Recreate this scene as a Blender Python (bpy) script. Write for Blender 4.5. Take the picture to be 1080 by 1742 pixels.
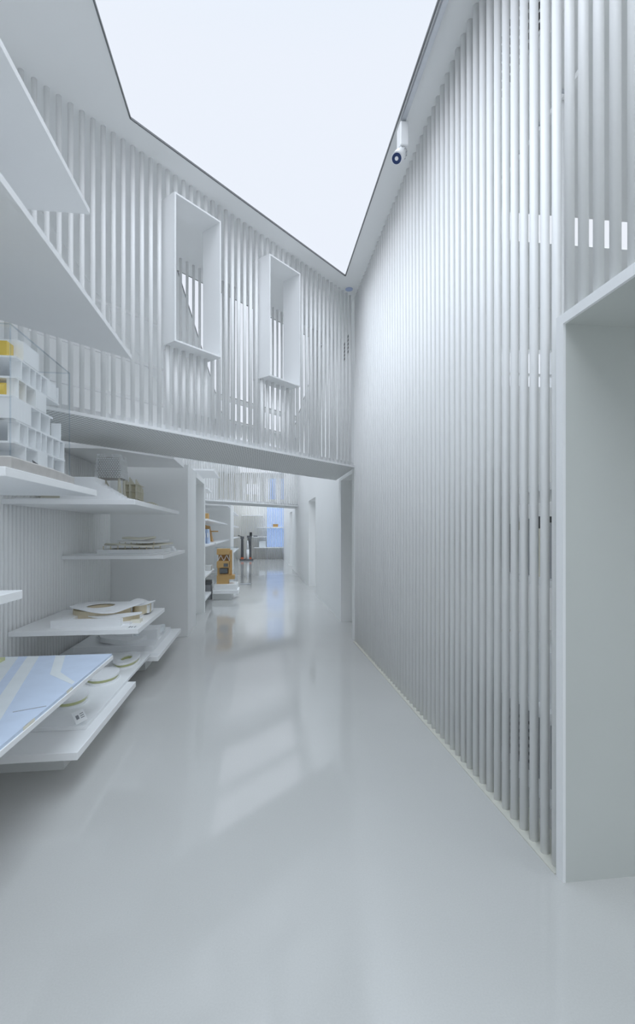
import bpy, bmesh, math, random
from mathutils import Vector, Matrix
random.seed(7)
S = bpy.context.scene
for o in list(bpy.data.objects):
    bpy.data.objects.remove(o)
COL = S.collection
PI = math.pi

# ------------------------------------------------------------------ camera, sky, exposure
cam_d = bpy.data.cameras.new('camera'); cam = bpy.data.objects.new('camera', cam_d); COL.objects.link(cam)
cam.location = (0, 0, 1.4)
cam.rotation_euler = (PI / 2, 0, -math.atan(100 / 820))
cam_d.sensor_fit = 'HORIZONTAL'; cam_d.sensor_width = 36
cam_d.lens = 36 * 820 / 1080
cam_d.shift_y = 34 / 1080
cam_d.clip_start = 0.02
S.camera = cam
S.view_settings.view_transform = 'Standard'
S.view_settings.look = 'None'
S.view_settings.gamma = 1
S.view_settings.use_curve_mapping = False
S.view_settings.exposure = 0.0
S.cycles.max_bounces = 24; S.cycles.diffuse_bounces = 16; S.cycles.transparent_max_bounces = 16
SKY_LOW = 0.98; SKY_HIGH = 3.8      # even overcast in view; brighter unseen patch overhead added to light the walls
GLOW_DIR = (-0.12, -0.28, 0.95)
w = bpy.data.worlds.new('overcast_sky'); S.world = w; w.use_nodes = True
nt = w.node_tree; nt.nodes.clear()
tc = nt.nodes.new('ShaderNodeTexCoord'); sp = nt.nodes.new('ShaderNodeSeparateXYZ')
mr = nt.nodes.new('ShaderNodeMapRange'); mr.interpolation_type = 'SMOOTHSTEP'
mr.inputs['From Min'].default_value = 0.50; mr.inputs['From Max'].default_value = 0.98
mr.inputs['To Min'].default_value = SKY_LOW; mr.inputs['To Max'].default_value = SKY_HIGH
rp = nt.nodes.new('ShaderNodeValToRGB')
rp.color_ramp.elements[0].position = 0.70; rp.color_ramp.elements[0].color = (0.88, 0.925, 1.0, 1)
rp.color_ramp.elements[1].position = 0.95; rp.color_ramp.elements[1].color = (0.79, 0.905, 1.0, 1)
bg = nt.nodes.new('ShaderNodeBackground'); wo = nt.nodes.new('ShaderNodeOutputWorld')
L = nt.links.new
dp = nt.nodes.new('ShaderNodeVectorMath'); dp.operation = 'DOT_PRODUCT'
dp.inputs[1].default_value = Vector(GLOW_DIR).normalized()
L(tc.outputs['Generated'], sp.inputs[0]); L(tc.outputs['Generated'], dp.inputs[0]); L(dp.outputs['Value'], mr.inputs['Value']); L(sp.outputs['Z'], rp.inputs[0])
L(rp.outputs[0], bg.inputs['Color']); L(mr.outputs[0], bg.inputs['Strength']); L(bg.outputs[0], wo.inputs[0])

# ------------------------------------------------------------------ materials
def mat(name, col, rough=0.5, noise=0.0, nscale=8.0, metal=0.0, spec=0.5, emit=None):
    m = bpy.data.materials.new(name); m.use_nodes = True
    n = m.node_tree; b = n.nodes['Principled BSDF']
    b.inputs['Roughness'].default_value = rough; b.inputs['Metallic'].default_value = metal
    b.inputs['Specular IOR Level'].default_value = spec
    if noise > 0:
        t = n.nodes.new('ShaderNodeTexCoord'); x = n.nodes.new('ShaderNodeTexNoise')
        x.inputs['Scale'].default_value = nscale; x.inputs['Detail'].default_value = 4
        r = n.nodes.new('ShaderNodeValToRGB')
        r.color_ramp.elements[0].position = 0.3; r.color_ramp.elements[1].position = 0.7
        r.color_ramp.elements[0].color = tuple(max(0, c * (1 - noise)) for c in col) + (1,)
        r.color_ramp.elements[1].color = tuple(min(1, c * (1 + noise)) for c in col) + (1,)
        n.links.new(t.outputs['Object'], x.inputs['Vector']); n.links.new(x.outputs['Fac'], r.inputs[0])
        n.links.new(r.outputs[0], b.inputs['Base Color'])
    else:
        b.inputs['Base Color'].default_value = tuple(col) + (1,)
    if emit:
        b.inputs['Emission Color'].default_value = tuple(emit[0]) + (1,); b.inputs['Emission Strength'].default_value = emit[1]
    return m

def glass(name, tint=(1, 1, 1), gloss=0.06):
    m = bpy.data.materials.new(name); m.use_nodes = True
    n = m.node_tree; n.nodes.clear()
    o = n.nodes.new('ShaderNodeOutputMaterial'); mx = n.nodes.new('ShaderNodeMixShader')
    tr = n.nodes.new('ShaderNodeBsdfTransparent'); tr.inputs[0].default_value = tuple(tint) + (1,)
    gl = n.nodes.new('ShaderNodeBsdfGlossy'); gl.inputs['Roughness'].default_value = 0.02
    fr = n.nodes.new('ShaderNodeLayerWeight'); fr.inputs[0].default_value = 0.12
    mu = n.nodes.new('ShaderNodeMath'); mu.operation = 'MULTIPLY_ADD'
    mu.inputs[1].default_value = gloss * 6; mu.inputs[2].default_value = gloss * 0.3
    n.links.new(fr.outputs['Fresnel'], mu.inputs[0]); n.links.new(mu.outputs[0], mx.inputs[0])
    n.links.new(tr.outputs[0], mx.inputs[1]); n.links.new(gl.outputs[0], mx.inputs[2]); n.links.new(mx.outputs[0], o.inputs[0])
    return m

M = {}
M['wall'] = mat('white_wall_paint', (0.90, 0.905, 0.90), 0.6, 0.012, 1.2)
M['ceil'] = mat('white_ceiling_paint', (0.90, 0.905, 0.905), 0.7, 0.01, 1.0)
M['rod'] = mat('white_enamel_rod', (0.91, 0.912, 0.91), 0.35, 0.008, 3.0)
M['shelf'] = mat('white_lacquered_board', (0.90, 0.905, 0.91), 0.35, 0.01, 2.0)
M['plinth'] = mat('grey_white_plinth', (0.80, 0.81, 0.80), 0.5, 0.01, 2.0)
M['portal'] = mat('shade_toned_lining', (0.60, 0.62, 0.595), 0.5, 0.02, 1.5)  # lining greyed to carry the shade inside the opening; front edge stays white
M['cream'] = mat('cream_base_strip', (0.62, 0.61, 0.55), 0.5, 0.02, 6.0)
M['card'] = mat('white_model_card', (0.88, 0.89, 0.90), 0.55, 0.01, 20.0)
M['ivory'] = mat('ivory_model_card', (0.80, 0.77, 0.66), 0.6, 0.03, 20.0)
M['beige'] = mat('beige_model_wood', (0.68, 0.60, 0.44), 0.6, 0.06, 25.0)
M['yellow'] = mat('yellow_acrylic', (0.78, 0.56, 0.10), 0.3, 0.03, 12.0)
M['green'] = mat('olive_green_acrylic', (0.62, 0.64, 0.34), 0.35, 0.04, 12.0)
M['stone'] = mat('grey_stone_card', (0.50, 0.48, 0.46), 0.6, 0.08, 14.0)
M['palewash'] = mat('pale_blue_wash', (0.62, 0.71, 0.86), 0.5, 0.03, 10.0)
M['palegrey'] = mat('pale_grey_wash', (0.78, 0.82, 0.84), 0.5, 0.02, 10.0)
M['dark'] = mat('dark_grey_metal', (0.10, 0.105, 0.11), 0.4, 0.05, 10.0, metal=0.3)
M['trim'] = mat('grey_skylight_trim', (0.20, 0.205, 0.21), 0.4, 0.03, 10.0, metal=0.5)
M['alu'] = mat('brushed_aluminium', (0.55, 0.57, 0.60), 0.35, 0.04, 20.0, metal=0.9)
M['black'] = mat('black_slot', (0.02, 0.02, 0.022), 0.5, 0.05, 10.0)
M['char'] = mat('charcoal_board', (0.13, 0.135, 0.14), 0.6, 0.06, 10.0)
M['grey'] = mat('mid_grey_board', (0.42, 0.43, 0.45), 0.6, 0.04, 8.0)
M['orange'] = mat('orange_red_paint', (0.70, 0.18, 0.08), 0.5, 0.03, 12.0)
M['blue'] = mat('pale_blue_cover', (0.55, 0.66, 0.86), 0.5, 0.05, 10.0)
M['ink'] = mat('grey_printed_ink', (0.25, 0.26, 0.28), 0.6, 0.03, 30.0)
M['sensor'] = mat('pale_blue_disc', (0.50, 0.58, 0.80), 0.4, 0.02, 12.0)
M['lens'] = mat('bluish_lamp_lens', (0.06, 0.09, 0.22), 0.08, 0.1, 30.0, metal=0.6)
M['glass'] = glass('clear_acrylic', (0.985, 0.99, 0.992), 0.015)
M['edge'] = glass('acrylic_edge', (0.90, 0.93, 0.955), 0.06)
M['pane'] = glass('skylight_glass', (0.985, 0.99, 1.0), 0.003)
M['bluepane'] = glass('daylight_tinted_glass', (0.60, 0.75, 1.0), 0.03)  # glass tinted to carry the blue cast of the daylight outside

def wood_mat():
    m = bpy.data.materials.new('warm_plywood'); m.use_nodes = True
    n = m.node_tree; b = n.nodes['Principled BSDF']; b.inputs['Roughness'].default_value = 0.55
    t = n.nodes.new('ShaderNodeTexCoord'); wv = n.nodes.new('ShaderNodeTexWave'); wv.bands_direction = 'Z'
    wv.inputs['Scale'].default_value = 14; wv.inputs['Distortion'].default_value = 3; wv.inputs['Detail'].default_value = 2
    r = n.nodes.new('ShaderNodeValToRGB')
    r.color_ramp.elements[0].color = (0.54, 0.32, 0.12, 1); r.color_ramp.elements[1].color = (0.66, 0.42, 0.17, 1)
    n.links.new(t.outputs['Object'], wv.inputs['Vector']); n.links.new(wv.outputs['Fac'], r.inputs[0]); n.links.new(r.outputs[0], b.inputs['Base Color'])
    return m
M['wood'] = wood_mat()

def floor_mat():
    m = bpy.data.materials.new('polished_resin_floor'); m.use_nodes = True
    n = m.node_tree; b = n.nodes['Principled BSDF']
    t = n.nodes.new('ShaderNodeTexCoord')
    a = n.nodes.new('ShaderNodeTexNoise'); a.inputs['Scale'].default_value = 160; a.inputs['Detail'].default_value = 3
    c = n.nodes.new('ShaderNodeTexNoise'); c.inputs['Scale'].default_value = 0.9; c.inputs['Detail'].default_value = 5
    r = n.nodes.new('ShaderNodeValToRGB')
    r.color_ramp.elements[0].position = 0.35; r.color_ramp.elements[1].position = 0.7
    r.color_ramp.elements[0].color = (0.55, 0.545, 0.53, 1); r.color_ramp.elements[1].color = (0.60, 0.595, 0.58, 1)
    mx = n.nodes.new('ShaderNodeMix'); mx.data_type = 'FLOAT'; mx.inputs[0].default_value = 0.5
    n.links.new(t.outputs['Object'], a.inputs['Vector']); n.links.new(t.outputs['Object'], c.inputs['Vector'])
    n.links.new(a.outputs['Fac'], mx.inputs[2]); n.links.new(c.outputs['Fac'], mx.inputs[3])
    n.links.new(mx.outputs[0], r.inputs[0]); n.links.new(r.outputs[0], b.inputs['Base Color'])
    rr = n.nodes.new('ShaderNodeMapRange'); rr.inputs['To Min'].default_value = 0.04; rr.inputs['To Max'].default_value = 0.11
    n.links.new(c.outputs['Fac'], rr.inputs['Value']); n.links.new(rr.outputs[0], b.inputs['Roughness'])
    b.inputs['Specular IOR Level'].default_value = 1.0
    return m
M['floor'] = floor_mat()

def perforated_mat():
    # sheet with a regular grid of small drilled holes, laid out along the sheet
    m = bpy.data.materials.new('perforated_white_sheet'); m.use_nodes = True
    n = m.node_tree; b = n.nodes['Principled BSDF']; b.inputs['Roughness'].default_value = 0.5
    t = n.nodes.new('ShaderNodeTexCoord'); mp = n.nodes.new('ShaderNodeMapping')
    mp.inputs['Rotation'].default_value = (0, 0, -PI / 4)
    n.links.new(t.outputs['Object'], mp.inputs[0])
    s = n.nodes.new('ShaderNodeSeparateXYZ'); n.links.new(mp.outputs[0], s.inputs[0])
    def mth(op, a, b_=None, v=None):
        q = n.nodes.new('ShaderNodeMath'); q.operation = op; n.links.new(a, q.inputs[0])
        if b_ is not None: n.links.new(b_, q.inputs[1])
        if v is not None: q.inputs[1].default_value = v
        return q.outputs[0]
    P = 0.034
    fs = []
    for k in ('X', 'Y'):
        f = mth('FRACT', mth('DIVIDE', s.outputs[k], v=P)); f = mth('SUBTRACT', f, v=0.5); fs.append(mth('MULTIPLY', f, f))
    d = mth('LESS_THAN', mth('ADD', fs[0], fs[1]), v=0.30 ** 2)
    mx = n.nodes.new('ShaderNodeMix'); mx.data_type = 'RGBA'
    mx.inputs[6].default_value = (0.86, 0.87, 0.865, 1); mx.inputs[7].default_value = (0.36, 0.365, 0.365, 1)
    n.links.new(d, mx.inputs[0]); n.links.new(mx.outputs[2], b.inputs['Base Color'])
    return m
M['perf'] = perforated_mat()

# ------------------------------------------------------------------ mesh helpers
class MB:
    def __init__(s): s.v = []; s.f = []
    def add(s, vs, fs):
        k = len(s.v); s.v += [tuple(p) for p in vs]; s.f += [tuple(i + k for i in f) for f in fs]; return s
    def box(s, x0, x1, y0, y1, z0, z1):
        return s.add([(x0, y0, z0), (x1, y0, z0), (x1, y1, z0), (x0, y1, z0), (x0, y0, z1), (x1, y0, z1), (x1, y1, z1), (x0, y1, z1)],
                     [(3, 2, 1, 0), (4, 5, 6, 7), (0, 1, 5, 4), (1, 2, 6, 5), (2, 3, 7, 6), (3, 0, 4, 7)])
    def prism(s, pts, z0, z1):
        n = len(pts)
        a = sum(pts[i][0] * pts[(i + 1) % n][1] - pts[(i + 1) % n][0] * pts[i][1] for i in range(n))
        if a < 0: pts = pts[::-1]
        return s.add([(x, y, z0) for x, y in pts] + [(x, y, z1) for x, y in pts],
                     [tuple(range(n - 1, -1, -1)), tuple(range(n, 2 * n))] + [(i, (i + 1) % n, n + (i + 1) % n, n + i) for i in range(n)])
    def bar(s, p, q, wx, wy=None):
        # square bar between two points
        p = Vector(p); q = Vector(q); d = (q - p).normalized(); wy = wy or wx
        u = d.cross(Vector((0, 0, 1)))
        if u.length < 1e-4: u = Vector((1, 0, 0))
        u.normalize(); v = d.cross(u).normalized()
        c = [(-1, -1), (1, -1), (1, 1), (-1, 1)]
        vs = [p + u * a * wx / 2 + v * b * wy / 2 for a, b in c] + [q + u * a * wx / 2 + v * b * wy / 2 for a, b in c]
        return s.add(vs, [(3, 2, 1, 0), (4, 5, 6, 7), (0, 1, 5, 4), (1, 2, 6, 5), (2, 3, 7, 6), (3, 0, 4, 7)])
    def cyl(s, p, q, r0, r1=None, n=16):
        p = Vector(p); q = Vector(q); d = (q - p).normalized(); r1 = r0 if r1 is None else r1
        u = d.cross(Vector((0, 0, 1)))
        if u.length < 1e-4: u = Vector((1, 0, 0))
        u.normalize(); v = d.cross(u).normalized()
        vs = []
        for c, r in ((p, r0), (q, r1)):
            for i in range(n):
                a = 2 * PI * i / n; vs.append(c + u * math.cos(a) * r + v * math.sin(a) * r)
        return s.add(vs, [tuple(range(n)), tuple(range(2 * n - 1, n - 1, -1))] + [(i, n + i, n + (i + 1) % n, (i + 1) % n) for i in range(n)])
    def mesh(s, name, m, off=(0, 0, 0), smooth=False, bevel=0):
        me = bpy.data.meshes.new(name)
        me.from_pydata([(x - off[0], y - off[1], z - off[2]) for x, y, z in s.v], [], s.f)
        b = bmesh.new(); b.from_mesh(me); bmesh.ops.recalc_face_normals(b, faces=b.faces)
        if bevel: bmesh.ops.bevel(b, geom=b.edges[:], offset=bevel, segments=1, affect='EDGES')
        if smooth:
            for f in b.faces:
                f.smooth = len(f.verts) == 4
        b.to_mesh(me); b.free(); me.materials.append(m)
        return me

def link(name, me, parent=None, loc=None):
    o = bpy.data.objects.new(name, me); COL.objects.link(o)
    if parent: o.parent = parent
    if loc is not None: o.location = loc
    return o
def tag(o, label=None, cat=None, group=None, kind=None):
    if label: o['label'] = label
    if cat: o['category'] = cat
    if group: o['group'] = group
    if kind: o['kind'] = kind
    return o
def thing(name, label, cat, loc, group=None, kind=None):
    o = bpy.data.objects.new(name, None); COL.objects.link(o); o.location = loc; o.empty_display_size = 0.1
    return tag(o, label, cat, group, kind)
def world_off(p):
    q = Vector((0, 0, 0))
    while p: q = q + Vector(p.location); p = p.parent
    return q
def part(name, mb, m, parent, label=None, smooth=False, bevel=0):
    # vertices are given in world metres; the part's origin sits on its parent's
    o = link(name, mb.mesh(name, m, world_off(parent), smooth, bevel), parent)
    if label: o['label'] = label
    return o
def solo(name, mb, m, label, cat, group=None, smooth=False, bevel=0):
    xs = [v[0] for v in mb.v]; ys = [v[1] for v in mb.v]; zs = [v[2] for v in mb.v]
    c = ((min(xs) + max(xs)) / 2, (min(ys) + max(ys)) / 2, min(zs))
    return tag(link(name, mb.mesh(name, m, c, smooth, bevel), None, c), label, cat, group)
def struct(name, mb, m):
    return tag(link(name, mb.mesh(name, m)), kind='structure')
def B(*a): return MB().box(*a)

# ------------------------------------------------------------------ the setting
H = 4.42            # height of the ceiling and of the rod screens
XR = 1.24           # right rod screen
XL = -1.93          # rods at the back of the left shelving
XF = -0.95          # front of the left shelves
D1F, D1B = 4.907, 6.33     # the two sides of the near footbridge:  Y = X + D
D2F, D2B = 14.3, 15.7      # the two sides of the far footbridge
BZ = 2.225          # underside of the footbridges
def band(d0, d1, x0, x1): return [(x0, x0 + d0), (x1, x1 + d0), (x1, x1 + d1), (x0, x0 + d1)]

struct('floor', B(-2.2, 4.7, -4.2, 26, -0.15, 0), M['floor'])
struct('wall_left', B(-2.2, -2.03, -4.2, 26, 0, H), M['wall'])
struct('wall_back', B(-2.03, 4.7, -4.2, -4.05, 0, H), M['wall'])
# end wall with window openings downstairs and upstairs
we = MB()
YE = 25.25
we.box(-2.03, 0.42, YE, YE + .2, 0, 3.1); we.box(1.36, 1.9, YE, YE + .2, 0, H)
we.box(0.42, 1.36, YE, YE + .2, 0, 0.62); we.box(0.42, 1.36, YE, YE + .2, 2.75, 3.1)
we.box(-2.03, -0.62, YE, YE + .2, 3.1, H); we.box(-0.05, 0.42, YE, YE + .2, 3.1, H)
we.box(-0.62, -0.05, YE, YE + .2, 3.9, H); we.box(0.42, 1.36, YE, YE + .2, 4.2, H); we.box(-0.62, -0.05, YE, YE + .2, 3.1, 3.35)
struct('wall_end', we, mat('cream_wall_paint', (0.90, 0.88, 0.81), 0.6, 0.01, 1.5))
struct('window_1', B(0.42, 1.36, YE + .08, YE + .1, 0.62, 2.75), M['bluepane'])
struct('window_2', B(0.42, 1.36, YE + .08, YE + .1, 3.1, 4.2), M['bluepane'])
struct('window_3', B(-0.62, -0.05, YE + .08, YE + .1, 3.35, 3.9), M['pane'])
# far right wall with two door openings; closed recesses behind
XW = 1.27
wr = MB()
wr.box(XW, XW + .25, 7.4, 10.8, 0, H); wr.box(XW, XW + .25, 12.3, 18.4, 0, H); wr.box(XW, XW + .25, 19.9, 25.25, 0, H)
wr.box(XW, XW + .25, 10.8, 12.3, 2.19, H); wr.box(XW, XW + .25, 18.4, 19.9, 2.19, H)
wr.box(XW, XW + .25, 6.1, 7.4, 2.2, H)
struct('wall_right', wr, M['wall'])
struct('door_1', B(XW + .25, XW + .30, 10.7, 12.4, 0, 2.25), M['wall'])
struct('door_2', B(XW + .25, XW + .30, 18.3, 20.0, 0, 2.25), M['wall'])
wp = MB()
wp.box(XW + .25, 2.75, 7.4, 7.6, 0, 2.4); wp.box(2.6, 2.75, 6.25, 7.4, 0, 2.4); wp.box(XW + .25, 2.75, 6.25, 7.6, 2.4, 2.5)
struct('wall_passage', wp, M['wall'])
# room behind the right screen, with a window band in its far wall
ws = MB()
ws.box(4.55, 4.7, -4.05, 6.25, 0, H)
ws.box(XR - .02, 2.55, 6.1, 6.25, 0, H); ws.box(4.45, 4.55, 6.1, 6.25, 0, H)
ws.box(2.55, 4.45, 6.1, 6.25, 0, 3.33); ws.box(2.55, 4.45, 6.1, 6.25, 3.86, H)
struct('wall_side', ws, M['wall'])
wf = MB()
for x in (2.55, 3.02, 3.5, 3.97, 4.41): wf.box(x, x + .04, 6.14, 6.2, 3.33, 3.86)
wf.box(2.55, 4.45, 6.14, 6.2, 3.33, 3.37); wf.box(2.55, 4.45, 6.14, 6.2, 3.52, 3.55)
w4 = struct('window_4', B(2.55, 4.45, 6.165, 6.172, 3.33, 3.86), M['pane'])
link('window_frame', wf.mesh('window_frame', M['shelf']), w4)
# ceiling with its skylight openings
C = MB(); TH = 0.012
X0, X1 = -0.93, 1.015
C.box(-2.2, X0, -4.2, 25.5, H, H + TH)
C.box(X1, 1.5, -4.2, 25.5, H, H + TH)
s0, s1, s2, s3, s4 = 4.59, 6.65, 11.6, 12.05, 13.98
C.prism(band(s0, s1, X0, X1), H, H + TH)
C.prism(band(s2, s3, X0, X1), H, H + TH)
C.prism(band(s4, 16.2, X0, X1), H, H + TH)
C.prism([(X0, 24.7), (X1, 24.7), (X1, 25.5), (X0, 25.5)], H, H + TH)
# right room
C.box(1.5, 4.7, -0.3, 4.30, H, H + TH); C.box(1.5, 4.7, 4.72, 6.3, H, H + TH); C.box(1.5, 1.75, 4.30, 4.72, H, H + TH); C.box(4.5, 4.7, 4.3, 4.72, H, H + TH)
C.box(1.5, 4.7, -4.2, -3.9, H, H + TH)
struct('ceiling', C, M['ceil'])
struct('window_5', MB().prism([(X0 - .1, -4.1), (X1 + .1, -4.1), (X1 + .1, X1 + s0 + .2), (X0 - .1, X0 + s0)], H + .05, H + .06), M['pane'])
struct('window_6', MB().prism(band(s1 - .1, s4 + .1, X0 - .1, X1 + .1), H + .05, H + .06), M['pane'])
struct('window_7', MB().prism([(X0 - .1, X0 + 16.1), (X1 + .1, X1 + 16.1), (X1 + .1, 24.8), (X0 - .1, 24.8)], H + .05, H + .06), M['pane'])
# thin dark metal edge round the openings
def edge_trim(n, pts, closed=True):
    t = MB(); k = len(pts)
    for i in range(k if closed else k - 1):
        a = pts[i]; b = pts[(i + 1) % k]
        t.bar((a[0], a[1], H + .004), (b[0], b[1], H + .004), 0.010, 0.014)
    struct('trim_%d' % n, t, M['trim'])
edge_trim(1, [(X0, -4.05), (X1, -4.05), (X1, X1 + s0), (X0, X0 + s0)])
edge_trim(2, [(X0, X0 + s1), (X1, X1 + s1), (X1, X1 + s2), (X0, X0 + s2)])
edge_trim(3, [(X0, X0 + s3), (X1, X1 + s3), (X1, X1 + s4), (X0, X0 + s4)])
# partitions of the left shelving bays and the head over the side doorway
struct('wall_partition_near', B(-2.03, -0.94, 6.61, 7.44, 0, 2.30), M['wall'])
pm = MB(); pm.box(-2.03, -0.93, 8.49, 8.62, 0, 2.22); pm.box(-2.03, -0.93, 7.44, 8.62, 2.22, 2.30)
struct('wall_partition_middle', pm, M['wall'])
struct('wall_partition_far', B(-2.03, -0.95, 16.6, 18.6, 0, 2.37), M['wall'])

# ------------------------------------------------------------------ rod screens
ROD = {}
def rod_mesh(length, r):
    k = (round(length, 3), r)
    if k not in ROD:
        ROD[k] = MB().cyl((0, 0, 0), (0, 0, length), r, n=14).mesh('rod', M['rod'], smooth=True)
    return ROD[k]
def rods(root, spots, r=0.018):
    for x, y, z0, z1 in spots:
        link('rod', rod_mesh(z1 - z0, r), root, (x - root.location.x, y - root.location.y, z0 - root.location.z))

# right screen
PR = 0.0838
scr = thing('rod_screen', 'tall white rod screen along the right side of the corridor, floor to ceiling', 'screen', (XR, 3.9, 0))
part('base_strip', B(1.20, 1.36, 1.84, 6.08, 0, 0.004), M['cream'], scr, 'cream strip under the rods')
y = 1.885; sp_ = []
while y < 6.09:
    sp_.append((XR, y, 0.004, H)); y += PR
y = 1.885 - PR
while y > 0.75:
    sp_.append((XR, y, 2.27, H)); y -= PR
rods(scr, sp_, 0.019)
# handrail of rods behind it
bal = thing('balustrade', 'row of shorter white posts with a rail standing behind the right rod screen', 'railing', (1.33, 3.9, 0))
y = 1.885 + PR * 1.2; sp_ = []
while y < 6.05:
    link('post', rod_mesh(3.296, 0.014), bal, (1.335 - 1.33, y - 3.9, 0.004)); y += PR * 6
y = 1.885 + PR / 2
while y < 6.05:
    sp_.append((1.335, y, 0, 0)); y += PR * 2
part('rail', B(1.318, 1.352, 1.85, 6.07, 3.3, 3.325), M['rod'], bal)
for x, yy, a, b in sp_: part('bracket', B(1.262, 1.318, yy - .004, yy + .004, 3.285, 3.298), M['alu'], bal, 'small metal bracket')

# portal frame in the right screen
pf = thing('portal_frame', 'white box portal lining the opening in the rod screen at the right edge', 'door frame', (1.5, 1.2, 0))
part('jamb', B(1.215, 2.0, 1.79, 1.83, 0, 2.232), M['portal'], pf, 'side lining, shade toned into its grey')
part('jamb', B(1.215, 2.0, 0.55, 0.59, 0, 2.232), M['portal'], pf, 'side lining, shade toned into its grey')
part('head', B(1.215, 2.0, 0.55, 1.83, 2.232, 2.268), M['portal'], pf, 'head lining, shade toned into its grey')
part('edge_strip', B(1.203, 1.215, 1.788, 1.832, 0, 2.27).box(1.203, 1.215, .548, .592, 0, 2.27).box(1.203, 1.215, .592, 1.788, 2.23, 2.27), M['shelf'], pf, 'white front edge')

# footbridges
def footbridge(d0, d1, x0, x1, label):
    xm = (x0 + x1) / 2
    b = thing('footbridge', label, 'bridge', (xm, xm + (d0 + d1) / 2, BZ))
    part('deck', MB().prism(band(d0 - .045, d1 + .045, x0, x1), BZ + .02, BZ + .024), M['shelf'], b)
    part('soffit_panel', MB().prism(band(d0 - .045, d1 + .045, x0, x1), BZ + .004, BZ + .02), M['perf'], b, 'finely perforated white underside')
    e = MB()
    for d in (d0 - .05, d1 + .05):
        s = -1 if d < (d0 + d1) / 2 else 1
        e.prism(band(d, d + s * .012, x0, x1), BZ, BZ + .022)
    part('edge_trim', e, M['shelf'], b)
    k = MB()
    for d, s in ((d0 + .05, 1), (d1 - .05, -1)): k.prism(band(d, d + s * .05, x0, x1), BZ + .024, BZ + .075)
    part('kerb', k, M['shelf'], b)
    return b
footbridge(D1F, D1B, XL, XR - .01, 'near white footbridge crossing the corridor at an angle below the two box frames')
footbridge(D2F, D2B, XL, XW - .005, 'far white footbridge crossing the corridor beyond the first bridge')

FRAMES = [(-0.678, -0.333), (0.107, 0.444)]     # along the bridge, at the frame's front
FZ0, FZ1 = 2.955, 4.17
def screen_line(d, x0, x1, pitch, label, holes=False, rad=0.0175):
    xm = (x0 + x1) / 2
    r = thing('rod_screen', label, 'screen', (xm, xm + d, BZ + .024))
    dx = pitch / math.sqrt(2); x = x0; sp = []
    while x < x1:
        inside = False
        if holes:
            for a, b in FRAMES:
                s = (x + (x + d)) / math.sqrt(2)
                sa = (a + a + d - .2) / math.sqrt(2); sb = (b + b + d - .2) / math.sqrt(2)
                if sa - .016 < s < sb + .016: inside = True
        if inside:
            sp.append((x, x + d, BZ + .024, FZ0)); sp.append((x, x + d, FZ1, H))
        else:
            sp.append((x, x + d, BZ + .024, H))
        x += dx
    rods(r, sp, rad)
    return r
screen_line(D1F, -1.88, XR - .03, 0.0795, 'white rod screen on the near edge of the first footbridge, holding the box frames', True)
screen_line(D1B, -.98, XR - .03, 0.087, 'white rod screen on the far edge of the first footbridge, behind the box frames', rad=0.0155)
screen_line(D2F, -1.88, XW - .03, 0.08, 'white rod screen on the near edge of the second, distant footbridge')

rl = thing('railing', 'white railing of three horizontal rails at the back left of the near footbridge', 'railing', (-1.5, -1.5 + D1B, BZ + .024))
for z in (2.75, 3.13, 3.60):
    part('rail', MB().bar((-1.95, -1.95 + D1B, z), (-1.0, -1.0 + D1B, z), .022, .03), M['rod'], rl)
for x in (-1.93, -1.45, -1.0):
    part('post', B(x - .012, x + .012, x + D1B - .012, x + D1B + .012, BZ + .024, 3.62), M['rod'], rl)

# box frames projecting through the bridge screen
def box_frame(a, b, label):
    A = Vector((a, a + D1F - .2, 0)); Bv = Vector((b, b + D1F - .2, 0))
    u = (Bv - A).normalized(); n = Vector((-1, 1, 0)).normalized(); dep = 0.235; t = 0.014
    c = (A + Bv) / 2 + n * dep / 2
    r = thing('box_frame', label, 'window frame', (c.x, c.y, FZ0), 'box frames in the footbridge screen')
    L_ = (Bv - A).length
    def bx(s0, s1, z0, z1):
        P = [A + u * s0, A + u * s1, A + u * s1 + n * dep, A + u * s0 + n * dep]
        return MB().prism([(p.x, p.y) for p in P], z0, z1)
    part('side_panel', bx(0, t, FZ0, FZ1), M['shelf'], r); part('side_panel', bx(L_ - t, L_, FZ0, FZ1), M['shelf'], r)
    part('sill_panel', bx(t, L_ - t, FZ0, FZ0 + t), M['shelf'], r); part('head_panel', bx(t, L_ - t, FZ1 - t, FZ1), M['shelf'], r)
box_frame(*FRAMES[0], 'larger-looking left white box frame set in the footbridge rod screen')
box_frame(*FRAMES[1], 'smaller-looking right white box frame set in the footbridge rod screen')

# rods on the back of the left shelving and on the end wall
ls = thing('rod_screen', 'close-set white rods lining the wall behind the left display shelves', 'screen', (XL, 4.6, 0))
y = 1.0; sp_ = []
while y < 6.59:
    sp_.append((XL - .005, y, 0.0, 2.2)); y += 0.063
rods(ls, sp_, 0.02)
es = thing('rod_screen', 'white rod screen in front of the blue window at the far end', 'screen', (0, 25.0, 0))
x = -1.9; sp_ = []
while x < 1.25:
    sp_.append((x, 25.0, 0, H)); x += 0.08
rods(es, sp_, 0.02)

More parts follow.
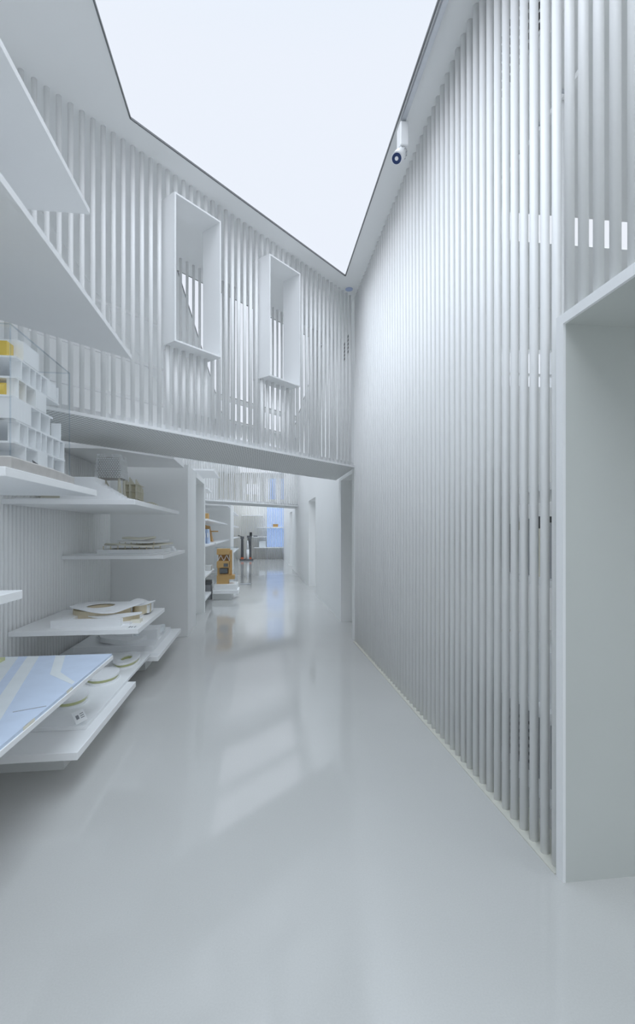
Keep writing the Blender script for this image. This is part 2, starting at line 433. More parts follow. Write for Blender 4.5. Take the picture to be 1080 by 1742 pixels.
# ------------------------------------------------------------------ ceiling fittings
tl = solo('lighting_track', B(1.03, 1.062, -3.5, 3.42, H - .03, H - .001), M['alu'], 'grey lighting track along the right edge of the skylight', 'light track')
sl = thing('track_spotlight', 'white cylindrical track spotlight hanging at the right skylight edge', 'spotlight', (1.05, 3.46, H - .03))
part('adaptor', B(1.022, 1.085, 3.40, 3.50, H - .205, H - .03), M['shelf'], sl, bevel=0.006)
hp = Vector((1.022, 3.42, H - .268)); dv = Vector((-0.40, -0.55, -0.72)).normalized()
part('yoke', MB().bar((1.055, 3.45, H - .20), hp - dv * .03, 0.02, 0.03), M['shelf'], sl)
hd = part('lamp_head', MB().cyl(hp - dv * .06, hp + dv * .095, 0.042, n=28), M['shelf'], sl, smooth=True)
part('lens', MB().cyl(hp + dv * .0955, hp + dv * .098, 0.034, n=28), M['lens'], hd, 'bluish lens', smooth=True)
part('highlight', MB().cyl(hp + dv * .0975, hp + dv * .0995, 0.013, n=20), M['shelf'], hd, 'painted highlight on the lens', smooth=True)  # pale disc painted in as the highlight on the lens
vs_ = MB()
u = dv.cross(Vector((0, 0, 1))).normalized(); v_ = u.cross(dv)
for i in range(12):
    a = 2 * PI * i / 12; q = hp - dv * .045 + (u * math.cos(a) + v_ * math.sin(a)) * .0425
    vs_.bar(q, q + dv * .025, .004)
part('vent_slots', vs_, M['grey'], hd)
solo('ceiling_sensor', MB().cyl((1.115, 5.90, H - .008), (1.115, 5.90, H - .0005), 0.046, n=32), M['sensor'], 'small round bluish disc in the ceiling strip near the skylight point', 'ceiling disc', smooth=True)
def grille(label, x, y0, y1, z0, z1, n):
    r = thing('air_grille', label, 'vent', (x, (y0 + y1) / 2, z0))
    part('plate', B(x - .01, x - .001, y0, y1, z0, z1), M['wall'], r)
    m = MB(); rows = max(2, int((z1 - z0) / .05))
    for i in range(n):
        for j in range(rows):
            yy = y0 + (i + .5) * (y1 - y0) / n; zz = z0 + (j + .5) * (z1 - z0) / rows
            m.bar((x - .012, yy, zz - .017), (x - .012, yy, zz + .017), .004, .018)
    part('slots', m, M['black'], r, 'black slots')
grille('vent with black slots on the wall at the right end of the first footbridge', XW, 6.55, 7.25, 3.93, 4.2, 20)
solo('ceiling_beam', B(1.46, 1.7, 1.9, 3.4, 3.92, H - .001), M['wall'], 'white boxed beam behind the top of the right rod screen', 'beam')
grille('vent with black slots on the beam behind the top of the right rods', 1.459, 2.3, 3.0, 4.0, 4.38, 20)

# ------------------------------------------------------------------ left display shelves
def shelf(label, y0, y1, z0, z1, xf=XF, poly=None, xb=None):
    if xb is None: xb = -2.03 if (z0 > 2.2 or y0 > 8) else -1.9165
    pts = poly or [(xb, y0), (xf, y0), (xf, y1), (xb, y1)]
    return solo('display_shelf', MB().prism(pts, z0, z1), M['shelf'], label, 'shelf', 'white display shelves along the left wall', bevel=0.002)
shelf('highest white shelf blade at the upper left, seen from below', 0.6, 2.87, 3.20, 3.232)
shelf('big white pointed shelf blade below the highest one, tip touching the bridge rods', 0, 0, 2.70, 2.735,
      poly=[(-2.03, 0.6), (XF, 0.6), (XF, 3.785), (-2.03, 2.72)])
shelf('white shelf carrying the stacked-slab tower model at the left edge', 1.95, 2.99, 1.612, 1.648)
shelf('white shelf carrying the lattice tower model on stilts', 3.88, 5.97, 1.612, 1.65)
shelf('white shelf carrying the low layered-roof model', 5.0, 6.44, 1.13, 1.165)
shelf('short white shelf end at the left edge, below the tower model shelf', 0.9, 2.085, 1.13, 1.165)
shelf('white shelf carrying the curvy ring-roof model', 3.975, 5.06, 0.59, 0.628)
shelf('white shelf under the pale blue site map board at lower left', 1.2, 3.31, 0.562, 0.588)
shelf('white shelf tucked under the near footbridge, seen from below', 0, 0, 2.222, 2.262,
      poly=[(-2.03, 4.98), (-1.5, 4.98), (XF, 5.60), (XF, 6.34), (-2.03, 6.34)])
def base_shelf(label, y0, y1, zt, py0, py1, px=-1.14):
    r = thing('base_shelf', label, 'shelf', (-1.45, (y0 + y1) / 2, 0), 'white base shelves on plinths')
    part('top_board', B(-1.915, XF, y0, y1, zt - .042, zt), M['shelf'], r, bevel=0.002)
    part('plinth', B(-1.915, px, py0, py1, 0, zt - .042), M['plinth'], r)
base_shelf('lowest white base shelf nearest the camera, long board with a card stand on it', 2.68, 3.90, 0.236, 3.0, 3.9)
base_shelf('lowest white base shelf by the partition, under the ring-roof model shelf', 4.74, 6.10, 0.212, 5.05, 6.1)

# ---- stacked-slab tower model
FX = -1.08
t = thing('tower_model', 'white stacked-slab building model with yellow blocks on the left shelf', 'architectural model', (-1.3, 2.5, 1.648))
part('base_board', MB().prism([(-1.6, 2.02), (-.965, 2.02), (-.965, 2.42), (-1.0, 2.78), (-1.6, 2.9)], 1.648, 1.70), M['stone'], t, 'grey stone-like base', bevel=0.006)
lev = [1.700, 1.796, 1.895, 1.996, 2.090, 2.182]
far_ = [2.86, 2.86, 2.84, 2.70, 2.78, 2.66]; near_ = [2.33, 2.29, 2.31, 2.27, 2.31, 2.31]
for z, a, b in zip(lev, near_, far_):
    part('floor_slab', B(-1.50, FX, a, b, z, z + .009), M['card'], t)
blocks = [(2.375, 2.53, 5, .088), (2.625, 2.735, 4, .083), (2.50, 2.615, 3, .085), (2.275, 2.45, 2, .092), (2.52, 2.63, 0, .087)]
for a, b, l, h in blocks:
    part('room_block', B(-1.42, FX + .002, a, b, lev[l] + .009, lev[l] + .009 + h), M['card'], t)
for l, ys in ((4, (2.36, 2.44, 2.50, 2.56, 2.765)), (3, (2.33, 2.40)), (1, (2.34, 2.42, 2.50, 2.56, 2.62, 2.70, 2.78, 2.845)), (0, (2.40, 2.70, 2.845)), (2, (2.55, 2.66, 2.80))):
    h = (lev[l + 1] - lev[l] - .009)
    c = MB()
    for q in ys:
        c.box(FX - .05, FX, q, q + .006, lev[l] + .009, lev[l] + .009 + h)
        part('wall_fin', c, M['card'], t); c = MB()
part('yellow_block', B(-1.46, -1.12, 2.312, 2.372, lev[5] + .009, lev[5] + .075), M['yellow'], t, 'translucent yellow block')
part('yellow_block', MB().cyl((-1.34, 2.34, lev[3] + .045), (-1.13, 2.34, lev[3] + .045), 0.034, n=20), M['yellow'], t, 'rounded yellow block', smooth=True)
part('yellow_block', B(-1.40, -1.13, 2.30, 2.33, lev[2] + .009, lev[2] + .06), M['yellow'], t, 'low yellow block')
part('roof_wall', B(-1.30, FX - .03, 2.40, 2.46, lev[5] + .009, lev[5] + .115), M['card'], t)
tr = MB()
for k in range(5): tr.bar((FX + .02 + .008 * k, 2.46, 1.70), (FX + .03 - .008 * k, 2.46 + .03 * (k - 2), 1.735), .004)
part('tiny_trees', tr, M['char'], t)
def acrylic_case(x0, x1, y0, y1, z0, z1, label):
    th = .003; e = .005
    r = thing('acrylic_case', label, 'display case', ((x0 + x1) / 2, (y0 + y1) / 2, z0), 'clear cases over models')
    for a in (B(x0 + e, x1 - e, y0, y0 + th, z0, z1 - e), B(x0 + e, x1 - e, y1 - th, y1, z0, z1 - e), B(x0, x0 + th, y0 + e, y1 - e, z0, z1 - e), B(x1 - th, x1, y0 + e, y1 - e, z0, z1 - e)):
        part('side_panel', a, M['glass'], r)
    part('top_panel', B(x0 + e, x1 - e, y0 + e, y1 - e, z1 - th, z1), M['glass'], r)
    m = MB()
    for x in (x0, x1 - e):
        for y in (y0, y1 - e): m.box(x, x + e, y, y + e, z0, z1 - e)
        m.box(x, x + e, y0, y1, z1 - e, z1)
    for y in (y0, y1 - e): m.box(x0 + e, x1 - e, y, y + e, z1 - e, z1)
    part('polished_edges', m, M['edge'], r, 'bluish polished edges')
acrylic_case(-1.56, -1.06, 2.22, 2.88, 1.701, 2.30, 'clear acrylic case over the stacked-slab tower model')

# ---- lattice tower model on stilts (shelf at 1.65)
t = thing('tower_model', 'white lattice-block tower model on slanted stilts with stairs', 'architectural model', (-1.4, 4.6, 1.65))
part('base_board', B(-1.86, -.99, 3.95, 5.3, 1.65, 1.662), M['card'], t)
lc = Vector((-1.33, 4.60, 0)); hw = .106
fc = MB()
for face in range(4):
    ang = face * PI / 2 + PI / 4 * 0
    R = Matrix.Rotation(ang, 3, 'Z')
    for j in range(13):
        z = 1.885 + j * .0165
        k_ = 1.04 - .012 * j
        for i in range(10):
            q = -hw + (i + (.25 if j % 2 else .75)) * (2 * hw / 10)
            if j > 10 and abs(q) < .03: continue
            p = R @ Vector((q * k_, -hw * k_, 0)) + lc
            s_ = R @ Vector((1, 0, 0)) * .0075; n_ = R @ Vector((0, 1, 0)) * .006
            P = [p - s_ - n_, p + s_ - n_, p + s_ + n_, p - s_ + n_]
            fc.prism([(w_.x, w_.y) for w_ in P], z, z + .0125)
part('lattice_facade', fc, M['card'], t, 'block lattice facade')
part('core', MB().prism([(lc.x + a * .092, lc.y + b * .092) for a, b in ((-1, -1), (1, -1), (1, 1), (-1, 1))], 1.88, 2.07), M['stone'], t)
for a in (-1, 1):
    for b in (-1, 1):
        part('stilt', MB().bar((lc.x + a * .085, lc.y + b * .085, 1.885), (lc.x + a * .03 + .05, lc.y + b * .10, 1.662), .013)
             .bar((lc.x + a * .085, lc.y + b * .085, 1.885), (lc.x + a * .10, lc.y + b * .05, 1.662), .013), M["ivory"], t)
st = MB()
st.box(-1.55, -1.285, 4.0, 4.25, 1.662, 1.836)
for k in range(10): st.box(-1.285 + .022 * k, -1.285 + .022 * (k + 1), 4.0, 4.25, 1.662, 1.795 - .0135 * k)
part('stairs', st, M['card'], t)
pl = MB(); pl.box(-1.86, -1.56, 4.40, 4.75, 1.662, 1.80); pl.box(-1.80, -1.7, 4.42, 4.6, 1.80, 1.83)
part('podium', pl, M['ivory'], t)
col = MB()
for k in range(7):
    for q in range(3): col.box(-1.33 + q * .06, -1.318 + q * .06, 4.95 + k * .045, 4.962 + k * .045, 1.662, 1.96 - .012 * k - .02 * q)
for z in (1.73, 1.80, 1.87): col.box(-1.335, -1.19, 4.94, 5.24, z, z + .004)
part('colonnade', col, M['ivory'], t, 'ivory colonnade behind the tower')
lowb = MB()
for k in range(7): lowb.box(-1.16 + .02 * (k % 3), -1.06 + .015 * (k % 2), 5.0 + .04 * k, 5.025 + .04 * k, 1.662, 1.70 - .003 * k)
part('low_blocks', lowb, M['ivory'], t)

# ---- organic helper
def blob(cx, cy, z, rx, ry, th, amp=0.12, ph=0.0, hole=None, wave=0.0, n=64, k=3):
    m = MB(); vs = []; fs = []
    rings = 6 if not hole else 5
    for lay in (0, 1):
        for r in range(rings + 1):
            f = r / rings
            for i in range(n):
                a = 2 * PI * i / n
                ro = 1 + amp * math.sin(k * a + ph) + amp * .5 * math.sin((k + 2) * a + 2 * ph)
                ox, oy = cx + rx * ro * math.cos(a), cy + ry * ro * math.sin(a)
                if hole: ix, iy = hole[0] + hole[2] * math.cos(a), hole[1] + hole[3] * math.sin(a)
                else: ix, iy = cx + .02 * rx * math.cos(a), cy + .02 * ry * math.sin(a)
                x = ix + (ox - ix) * f; yy = iy + (oy - iy) * f
                zz = z + wave * f * math.sin(2 * a + ph) + wave * .6 * math.cos(3 * a)*f + (th if lay else 0)
                vs.append((x, yy, zz))
    R1 = (rings + 1) * n
    for r in range(rings):
        for i in range(n):
            j = (i + 1) % n; a, b, c, d = r * n + i, r * n + j, (r + 1) * n + j, (r + 1) * n + i
            fs.append((a, b, c, d)); fs.append((R1 + d, R1 + c, R1 + b, R1 + a))
    for i in range(n):
        j = (i + 1) % n; o = rings * n
        fs.append((o + i, o + j, R1 + o + j, R1 + o + i)); fs.append((j, i, R1 + i, R1 + j))
    return m.add(vs, fs)

# ---- layered-roof model (shelf at 1.165)
t = thing('pavilion_model', 'low white model of layered drooping roofs on the shelf by the partition', 'architectural model', (-1.45, 5.6, 1.165))
part('base_board', MB().prism([(-1.85, 5.15), (-1.12, 5.15), (-1.0, 5.4), (-1.0, 6.2), (-1.85, 6.2)], 1.165, 1.176), M['card'], t)
part('podium', MB().prism([(-1.66, 5.22), (-1.22, 5.30), (-1.04, 5.5), (-1.04, 5.9), (-1.66, 5.9)], 1.176, 1.215), M['card'], t)
for k in range(9):
    c = MB(); c.cyl((-1.62 + .07 * k, 5.30 + .012 * k, 1.215), (-1.62 + .07 * k, 5.30 + .012 * k, 1.252), .005, n=6)
    part('column', c, M['beige'], t)
part('roof', blob(-1.36, 5.60, 1.254, .36, .30, .014, .08, .4, wave=.010), M['ivory'], t)
for k in range(7):
    c = MB(); c.cyl((-1.50 + .06 * k, 5.46, 1.266), (-1.50 + .06 * k, 5.46, 1.292), .004, n=6)
    part('column', c, M['beige'], t)
part('roof', blob(-1.30, 5.62, 1.290, .27, .20, .014, .08, 1.4, wave=.008), M['card'], t)
part('roof', blob(-1.34, 5.64, 1.322, .18, .13, .018, .06, 2.1, wave=.008), M['ivory'], t)
part('steps', B(-1.12, -1.01, 5.92, 6.10, 1.176, 1.20).box(-1.10, -1.03, 5.95, 6.1, 1.2, 1.225), M['card'], t)

# ---- ring-roof model (shelf at .628)
t = thing('pavilion_model', 'white curvy ring-roof model with an oval courtyard on its shelf', 'architectural model', (-1.4, 4.4, 0.628))
part('base_board', B(-1.64, -1.06, 4.16, 4.86, .628, .642), M['card'], t)
part('wall_block', B(-1.66, -1.12, 4.10, 4.17, .628, .686), M['card'], t); part('wall_block', B(-1.62, -1.52, 4.2, 4.6, .642, .69), M['card'], t)
part('wall_block', B(-1.14, -1.02, 4.66, 4.86, .642, .715), M['card'], t)
part('wall_ring', blob(-1.40, 4.52, .642, .235, .25, .085, .05, .5, hole=(-1.40, 4.52, .12, .15)), M['beige'], t, 'beige courtyard walls')
part('roof', blob(-1.37, 4.54, .735, .30, .30, .008, .08, .7, hole=(-1.40, 4.52, .115, .145), wave=.016), M['card'], t)
part('wall_ring', blob(-1.20, 4.36, .642, .16, .12, .04, .05, 1.2), M['beige'], t)
part('roof', blob(-1.24, 4.34, .684, .22, .13, .008, .1, 1.9, wave=.010), M['card'], t)
part('roof', blob(-1.10, 4.74, .728, .12, .17, .008, .08, 2.6, wave=.014), M['card'], t)
part('wall_ring', blob(-1.10, 4.72, .642, .08, .12, .082, .05, .3), M['beige'], t)
part('pavilion_box', B(-1.08, -1.0, 4.24, 4.34, .628, .652), M['ivory'], t)
lb = thing('label_card', 'small printed label card at the front corner of the ring-roof model shelf', 'card', (-1.0, 4.06, .628))
cd2 = part('card', B(-1.05, -.975, 4.02, 4.10, .628, .631), M['card'], lb)
part('print', B(-1.042, -1.03, 4.03, 4.09, .631, .6315).box(-1.022, -1.012, 4.03, 4.08, .631, .6315).box(-1.0, -.99, 4.03, 4.09, .631, .6315), M['ink'], cd2, 'grey printed lines')

# ---- terrain model on the base shelf by the partition (.212)
t = thing('terrain_model', 'pale low terrain model half hidden under the ring-roof model shelf', 'architectural model', (-1.4, 5.3, .212))
part('base_board', B(-1.80, -1.04, 4.96, 5.9, .212, .27), M['card'], t)
part('terrain', blob(-1.40, 5.35, .27, .30, .30, .05, .12, .2, wave=.012), M['card'], t, smooth=False)
part('terrain', blob(-1.25, 5.5, .30, .20, .24, .05, .1, 1.4, wave=.014), M['palegrey'], t)
part('hall', B(-1.25, -1.06, 5.25, 5.5, .27, .37).box(-1.5, -1.3, 5.2, 5.4, .3, .36), M['card'], t)
lb = solo('label_card', B(-1.04, -.965, 4.80, 4.87, .2125, .2155), M['card'], 'small pale label card on the front edge of the base shelf by the partition', 'card')

# ---- long board with oval pavilions, lying across both base shelves
bd = solo('display_board', B(-1.62, -1.01, 2.98, 4.70, .2365, .258), M['card'], 'long thin white board lying on the lowest shelf, carrying oval pavilions', 'board', bevel=0.001)
def oval(x, y, rx, ry, label, hole=False):
    r = thing('oval_pavilion_model', label, 'architectural model', (x, y, .258), 'oval pavilion models on the long board')
    h = (x, y, rx * .45, ry * .5) if hole else None
    part('floor_slab', blob(x, y, .258, rx, ry, .016, .03, x), M['card'], r)
    part('glass_band', blob(x, y, .274, rx * .9, ry * .9, .022, .03, x, hole=h and (x, y, rx * .5, ry * .55)), M['green'], r, 'olive green band')
    part('roof', blob(x, y, .296, rx * 1.02, ry * 1.02, .016, .03, x, hole=h), M['card'], r)
oval(-1.14, 4.36, .10, .20, 'farthest oval pavilion model on the long board, open ring roof', True)
oval(-1.20, 3.90, .12, .16, 'middle oval pavilion model on the long board, by the map board corner')
oval(-1.245, 3.40, .10, .13, 'nearest oval pavilion model, half hidden behind the map board edge')
cst = thing('card_stand', 'tilted square label card in a clear stand on the lowest left shelf', 'card stand', (-1.045, 3.01, .258))
cc = Vector((-1.055, 3.01, .306)); 
def quad_slab(c, u, v, n, a, b, th):
    P = [c + u * sx * a + v * sy * b + n * sz * th for sz in (-1, 1) for sx, sy in ((-1, -1), (1, -1), (1, 1), (-1, 1))]
    return MB().add(P, [(3, 2, 1, 0), (4, 5, 6, 7), (0, 1, 5, 4), (1, 2, 6, 5), (2, 3, 7, 6), (3, 0, 4, 7)])
u = Vector((.80, .28, .36)).normalized(); n_ = Vector((.2, -1, .35)); n_ = (n_ - u * n_.dot(u)).normalized(); v_ = n_.cross(u)
cd_ = part('card', quad_slab(cc, u, v_, n_, .032, .036, .0015), M['card'], cst)
pr = quad_slab(cc + n_ * .002 - u * .012, u, v_, n_, .008, .012, .0003)
for k in range(3):
    q = quad_slab(cc + n_ * .002 + u * .015 + v_ * (.012 - .012 * k), u, v_, n_, .010, .002, .0003); pr.add(q.v, q.f)
part('print', pr, M['ink'], cd_, 'grey printed lines')
part('foot', MB().bar((-1.085, 3.02, .262), (-1.02, 3.02, .262), .03, .008), M['glass'], cst, 'clear acrylic foot')

# ---- site map board on the lower left shelf
t = thing('site_map_model', 'large pale blue site map board at the lower left corner', 'architectural model', (-1.4, 2.3, .588))
part('board', B(-1.90, -.955, 1.22, 3.30, .588, .602), M['palewash'], t)
part('land_patch', MB().prism([(-1.89, 3.28), (-1.52, 3.28), (-1.38, 2.8), (-1.21, 2.2), (-1.14, 1.25), (-1.89, 1.25)], .602, .605), M['palegrey'], t, 'pale land area')
part('road', MB().prism([(-1.47, 3.29), (-1.40, 3.29), (-1.26, 2.8), (-1.09, 2.2), (-1.02, 1.25), (-1.10, 1.25), (-1.16, 2.2), (-1.33, 2.8)], .602, .6035), M['palegrey'], t)
part('road', MB().prism([(-1.30, 3.29), (-1.24, 3.29), (-1.12, 2.9), (-.97, 2.70), (-.97, 2.66), (-1.16, 2.86)], .602, .603), M['palegrey'], t)
part('block_sheet', MB().prism([(-1.86, 2.85), (-1.68, 2.9), (-1.6, 3.25), (-1.86, 3.25)], .605, .611), M['palegrey'], t)
part('boundary_line', MB().bar((-1.08, 2.28, .6035), (-.965, 2.34, .6035), .004, .002), M['grey'], t)
part('tape', B(-.957, -.953, 2.1, 2.2, .588, .602).box(-.957, -.953, 2.55, 2.62, .588, .602), M['ivory'], t, 'bits of yellowish tape on the edge')
part('house', B(-1.62, -1.56, 3.12, 3.2, .605, .625), M['green'], t, 'tiny green house')

# ------------------------------------------------------------------ second bay
shelf('white shelf above the distant doorway on the left, upper storey', 10.5, 12.0, 2.71, 2.745)
shelf('small white shelf beneath the upper one beyond the doorway', 9.2, 10.2, 2.20, 2.235)
shelf('distant left shelf holding a small wooden box', 9.2, 15.0, 1.615, 1.65)
shelf('distant left shelf holding the pale blue binders', 8.8, 10.7, 1.13, 1.165)
shelf('distant left shelf holding a wooden wedge model', 11.0, 16.0, 1.13, 1.165)
shelf('distant left shelf below the blue binders', 8.8, 10.6, .57, .605)
shelf('distant top shelf at the back of the second bay', 12.2, 16.4, 2.2, 2.235, poly=[(-2.03, 14.1), (XF, 15.2), (XF, 16.55), (-2.03, 16.55)])
for k, z in enumerate((.59, 1.13, 1.61, 2.16)):
    shelf(['lowest', 'second', 'third', 'topmost'][k] + ' shelf in the farthest bay on the left', 18.7, 23.6, z, z + .035)
base_shelf('base shelf at the left end of the second bay', 8.75, 9.9, .20, 8.9, 9.9)
# things on them
for k in range(5):
    x = -1.02 - .055 * k
    r = thing('binder', ['front', 'second', 'middle', 'fourth', 'rearmost'][k] + ' pale blue binder in the row on the distant left shelf', 'binder', (x, 10.1, 1.165), 'pale blue binders on the second bay shelf')
    cv = part('cover', MB().add([(x - .022, 10.0, 1.165), (x + .022, 10.0, 1.165), (x + .022, 10.25, 1.165), (x - .022, 10.25, 1.165),
                            (x - .045, 10.0, 1.46), (x - .001, 10.0, 1.46), (x - .001, 10.25, 1.46), (x - .045, 10.25, 1.46)],
                           [(3, 2, 1, 0), (4, 5, 6, 7), (0, 1, 5, 4), (1, 2, 6, 5), (2, 3, 7, 6), (3, 0, 4, 7)]), M['blue'], r)
    part('spine_label', B(x - .020, x + .004, 9.996, 9.9995, 1.29, 1.38), M['card'], cv)
solo('wooden_box', B(-1.16, -1.02, 10.0, 10.2, 1.65, 1.78), M['wood'], 'small wooden box on the upper shelf of the second bay', 'box', bevel=0.004)
wd = thing('wooden_model', 'wooden wedge-shaped model on the distant left shelf', 'architectural model', (-1.15, 12.1, 1.165))
part('mass', MB().add([(-1.40, 12.0, 1.165), (-1.12, 12.0, 1.165), (-1.12, 12.3, 1.165), (-1.40, 12.3, 1.165), (-1.40, 12.0, 1.60), (-1.2, 12.0, 1.54), (-1.2, 12.3, 1.54), (-1.40, 12.3, 1.60)],
     [(3, 2, 1, 0), (4, 5, 6, 7), (0, 1, 5, 4), (1, 2, 6, 5), (2, 3, 7, 6), (3, 0, 4, 7)]), M['wood'], wd)
part('roof', MB().prism([(-1.42, 11.95), (-.98, 11.95), (-1.1, 12.35), (-1.42, 12.35)], 1.40, 1.43), M['wood'], wd)
solo('storage_box', B(-1.35, -.98, 10.15, 10.5, .605, .70), M['plinth'], 'pale box on the low shelf below the blue binders', 'box', bevel=0.004)
solo('storage_box', B(-1.40, -.99, 10.2, 10.55, 0.30, .38), M['char'], 'flat charcoal box on the grey crate beside the display case', 'box', bevel=0.004)
solo('storage_crate', B(-1.42, -.99, 10.2, 10.6, 0, .30), M['grey'], 'grey crate under the charcoal box beside the display case', 'crate', bevel=0.004)
solo('storage_box', B(-1.3, -1.0, 9.0, 9.25, .20, .36), M['card'], 'white box on the base shelf in the second bay', 'box', bevel=0.004)

# ---- display case with the wooden tower
px0, px1, py0, py1 = -.93, -.41, 10.02, 10.62
dc = thing('display_plinth', 'low white plinth under the clear case with the wooden tower', 'plinth', ((px0 + px1) / 2, (py0 + py1) / 2, 0))
part('foot', B(px0 - .02, px1 - .14, py0 + .1, py1, 0, .13), M['plinth'], dc)
part('board', B(px0, px1, py0, py1, .13, .205), M['shelf'], dc, bevel=0.003)
part('block', B(px0 + .02, px1 - .03, py0 + .03, py1 - .03, .205, .325), M['shelf'], dc, bevel=0.003)
kx0, kx1, ky0, ky1 = px0 + .03, px1 - .04, py0 + .04, py1 - .04
acrylic_case(kx0, kx1, ky0, ky1, .325, 1.08, 'clear acrylic case over the wooden tower model')
t = thing('wooden_tower_model', 'warm plywood tower model of stacked boxes inside the clear case', 'architectural model', (-.70, 10.3, .325))
part('storey', B(-.86, -.62, 10.12, 10.40, .325, .42), M['wood'], t)
part('storey', B(-.86, -.50, 10.12, 10.42, .42, .50), M['wood'], t)
part('storey', B(-.85, -.60, 10.14, 10.40, .50, .53).box(-.85, -.80, 10.14, 10.4, .53, .66).box(-.62, -.58, 10.14, 10.4, .53, .66).box(-.80, -.62, 10.3, 10.34, .53, .66), M['wood'], t)
part('storey', B(-.86, -.61, 10.12, 10.42, .66, .78), M['wood'], t)
part('opening', B(-.80, -.64, 10.115, 10.12, .545, .65), M['char'], t, 'dark recess')
part('opening', B(-.72, -.63, 10.115, 10.12, .68, .75), M['char'], t, 'dark window opening')
part('storey', B(-.85, -.60, 10.12, 10.42, .78, .80).box(-.84, -.62, 10.3, 10.36, .80, .93), M['wood'], t)
tb = MB()
for k in range(4):
    x = -.84 + .06 * k; tb.bar((x, 10.15, .80 if k % 2 == 0 else .92), (x + .06, 10.15, .92 if k % 2 == 0 else .80), .010)
part('truss', tb, M['card'], t, 'white zigzag truss')
part('storey', B(-.86, -.60, 10.12, 10.42, .93, 1.05), M['wood'], t)
part('stair_shaft', B(-.60, -.555, 10.2, 10.36, .50, 1.02), M['wood'], t)

# ---- clear stool further on
r = thing('acrylic_stool', 'low clear acrylic stool on the floor beyond the display case', 'stool', (-.35, 13.1, 0))
part('seat', B(-.49, -.21, 12.95, 13.2, .20, .215), M['glass'], r)
part('side_panel', B(-.49, -.48, 12.95, 13.2, .012, .20), M['glass'], r); part('side_panel', B(-.22, -.21, 12.95, 13.2, .012, .20), M['glass'], r)
part('base_edge', B(-.49, -.21, 12.95, 13.2, 0, .012), M['grey'], r, 'dark base edge')

# ---- dark tower model at the end
Y = 23.9
t = thing('tower_model', 'tall black twin-tower model with a white spire on a black base at the corridor end', 'architectural model', (-.58, Y, 0))
part('base_board', B(-.92, -.26, Y - .25, Y + .25, 0, .07), M['char'], t)
def tower(x, lab):
    m = MB()
    for a in (-.05, .05):
        for b in (-.05, .05): m.bar((x + a, Y + b, .07), (x + a * .8, Y + b * .8, 1.17), .03)
    for k in range(7): 
        z = .2 + .15 * k; m.box(x - .065, x + .065, Y - .065, Y + .065, z, z + .05)
    m.box(x - .085, x + .085, Y - .07, Y + .07, 1.06, 1.18).box(x - .05, x + .05, Y - .04, Y + .04, .07, 1.06)
    tw = part('tower', m, M['char'], t)
    part('tower_foot', B(x - .07, x + .07, Y - .09, Y + .08, .07, .16), M['orange'], tw, 'orange foot')
tower(-.80, ''); tower(-.42, '')
part('mast', MB().bar((-.52, Y, .07), (-.52, Y, 1.17), .05).box(-.57, -.36, Y - .06, Y + .06, 1.12, 1.22), M['char'], t)
part('spire', MB().cyl((-.53, Y - .14, .07), (-.53, Y - .14, .55), .075, .065, 14).cyl((-.53, Y - .14, .55), (-.53, Y - .14, .98), .065, .012, 14), M['card'], t, 'white pointed spire', smooth=True)
part('crane_arm', MB().bar((-.80, Y, 1.17), (-.98, Y, 1.22), .03).box(-1.0, -.95, Y - .03, Y + .03, 1.19, 1.25), M['char'], t)

# ---- shelves and things on the end wall rods
def eshelf(label, x0, x1, z):
    solo('display_shelf', B(x0, x1, 24.55, 24.98, z - .035, z), M['shelf'], label, 'shelf', 'white shelves on the end screen', bevel=0.002)
eshelf('topmost short shelf on the far end screen', -.85, .21, 2.25)
eshelf('far end shelf crossing the blue window, with a wooden box', -.10, 1.25, 1.64)
eshelf('far end shelf with the small black speaker', -.50, .43, 1.165)
eshelf('lowest far end shelf with a pale grey box', -.25, 1.25, .62)
lg = solo('shelf_leg', B(.41, .44, 24.6, 24.63, 0, .585), M['grey'], 'thin grey leg under the lowest far end shelf', 'leg')
wb = thing('wooden_model', 'small wooden box model on the far end shelf before the blue window', 'architectural model', (.9, 24.75, 1.64))
part('body', B(.72, .98, 24.62, 24.86, 1.655, 1.78), M['wood'], wb); part('roof', B(.70, 1.0, 24.6, 24.88, 1.78, 1.80), M['wood'], wb)
part('base', B(.64, 1.02, 24.6, 24.9, 1.64, 1.655), M['card'], wb)
sp2 = thing('speaker', 'small upright black speaker on the far end shelf', 'speaker', (-.40, 24.7, 1.165))
part('body', B(-.46, -.34, 24.64, 24.78, 1.165, 1.39), M['char'], sp2, bevel=.006)
part('grille', B(-.45, -.35, 24.634, 24.64, 1.18, 1.375), M['black'], sp2)
solo('flat_case', B(-.27, -.06, 24.62, 24.8, 1.165, 1.21), M['char'], 'flat black case beside the small speaker', 'case', bevel=.006)
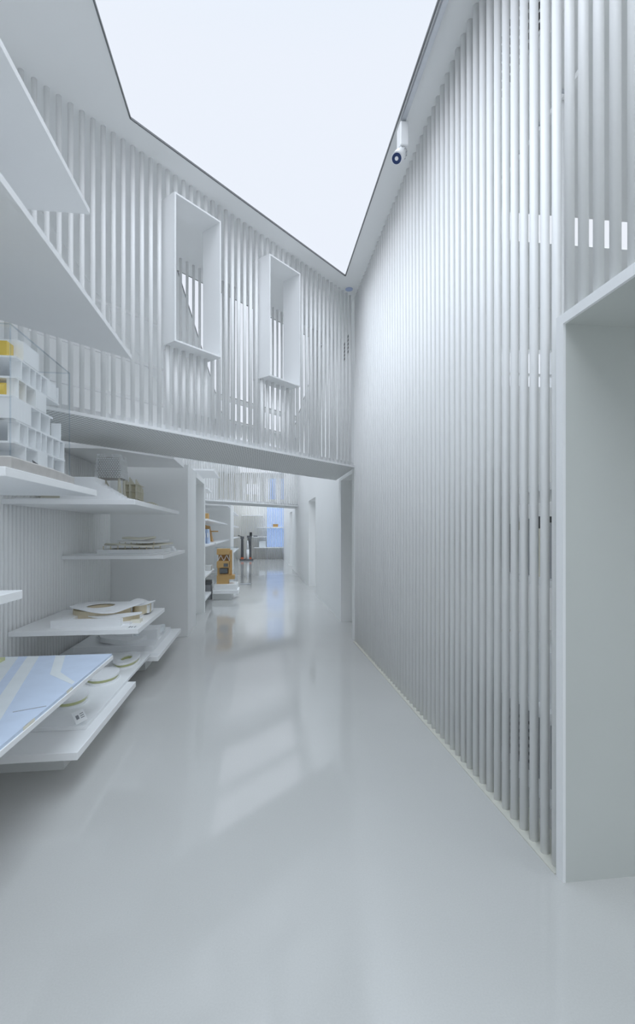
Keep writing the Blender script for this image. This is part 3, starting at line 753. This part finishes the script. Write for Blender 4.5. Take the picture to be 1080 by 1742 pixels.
gb = thing('storage_box', 'pale grey patterned box on the lowest far end shelf', 'box', (.19, 24.75, .62))
part('body', B(.02, .36, 24.62, 24.88, .62, .88), M['palegrey'], gb); part('lid', B(.01, .37, 24.61, 24.89, .88, .93), M['palegrey'], gb)

# ------------------------------------------------------------------ behind the right screen
def rshelf(label, y0, y1, z):
    solo('display_shelf', B(1.40, 1.95, y0, y1, z - .035, z), M['shelf'], label, 'shelf', 'white shelves behind the right screen', bevel=0.002)
rshelf('upper shelf glimpsed between the right rods beside the portal', 1.95, 3.6, 1.64)
rshelf('middle shelf of dark books glimpsed between the right rods', 1.95, 3.6, 1.165)
rshelf('low white shelf glimpsed between the right rods', 1.95, 3.6, .52)
random.seed(3)
yb = 2.0
for k in range(16):
    wd_ = random.uniform(.03, .05); hh = random.uniform(.24, .33)
    solo('book', B(1.46, 1.70, yb, yb + wd_, 1.165, 1.165 + hh), M[('char', 'grey', 'card', 'ivory')[k % 4]],
         '%s spined book on the middle shelf behind the right rods' % ('charcoal', 'grey', 'white', 'cream')[k % 4], 'book', 'books behind the right rods')
    yb += wd_ + .004 + (.05 if k % 5 == 4 else 0)
solo('storage_box', B(1.44, 1.8, 2.1, 2.75, .52, .80), M['card'], 'long white box on the low shelf behind the right rods', 'box', bevel=.004)
solo('storage_box', B(1.46, 1.75, 2.9, 3.2, .52, .72), M['beige'], 'beige box on the low shelf behind the right rods', 'box', bevel=.004)
def photo_board(y0, y1, label):
    r = thing('photo_board', label, 'board', (1.5, (y0 + y1) / 2, 0), 'photo boards under the low shelf')
    pn = part('panel', B(1.47, 1.485, y0, y1, .0, .46), M['card'], r)
    part('picture', B(1.466, 1.47, y0 + .02, y1 - .02, .10, .42), M['grey'], pn, 'grey printed picture')
    m = MB()
    for k in range(6): m.box(1.463, 1.466, y0 + .04, y1 - .10, .14 + .042 * k, .155 + .042 * k)
    part('print_lines', m, M['char'], pn)
photo_board(1.95, 2.30, 'grey photo board low behind the rods, nearest the portal')
photo_board(2.36, 2.80, 'grey photo board low behind the rods, second from the portal')
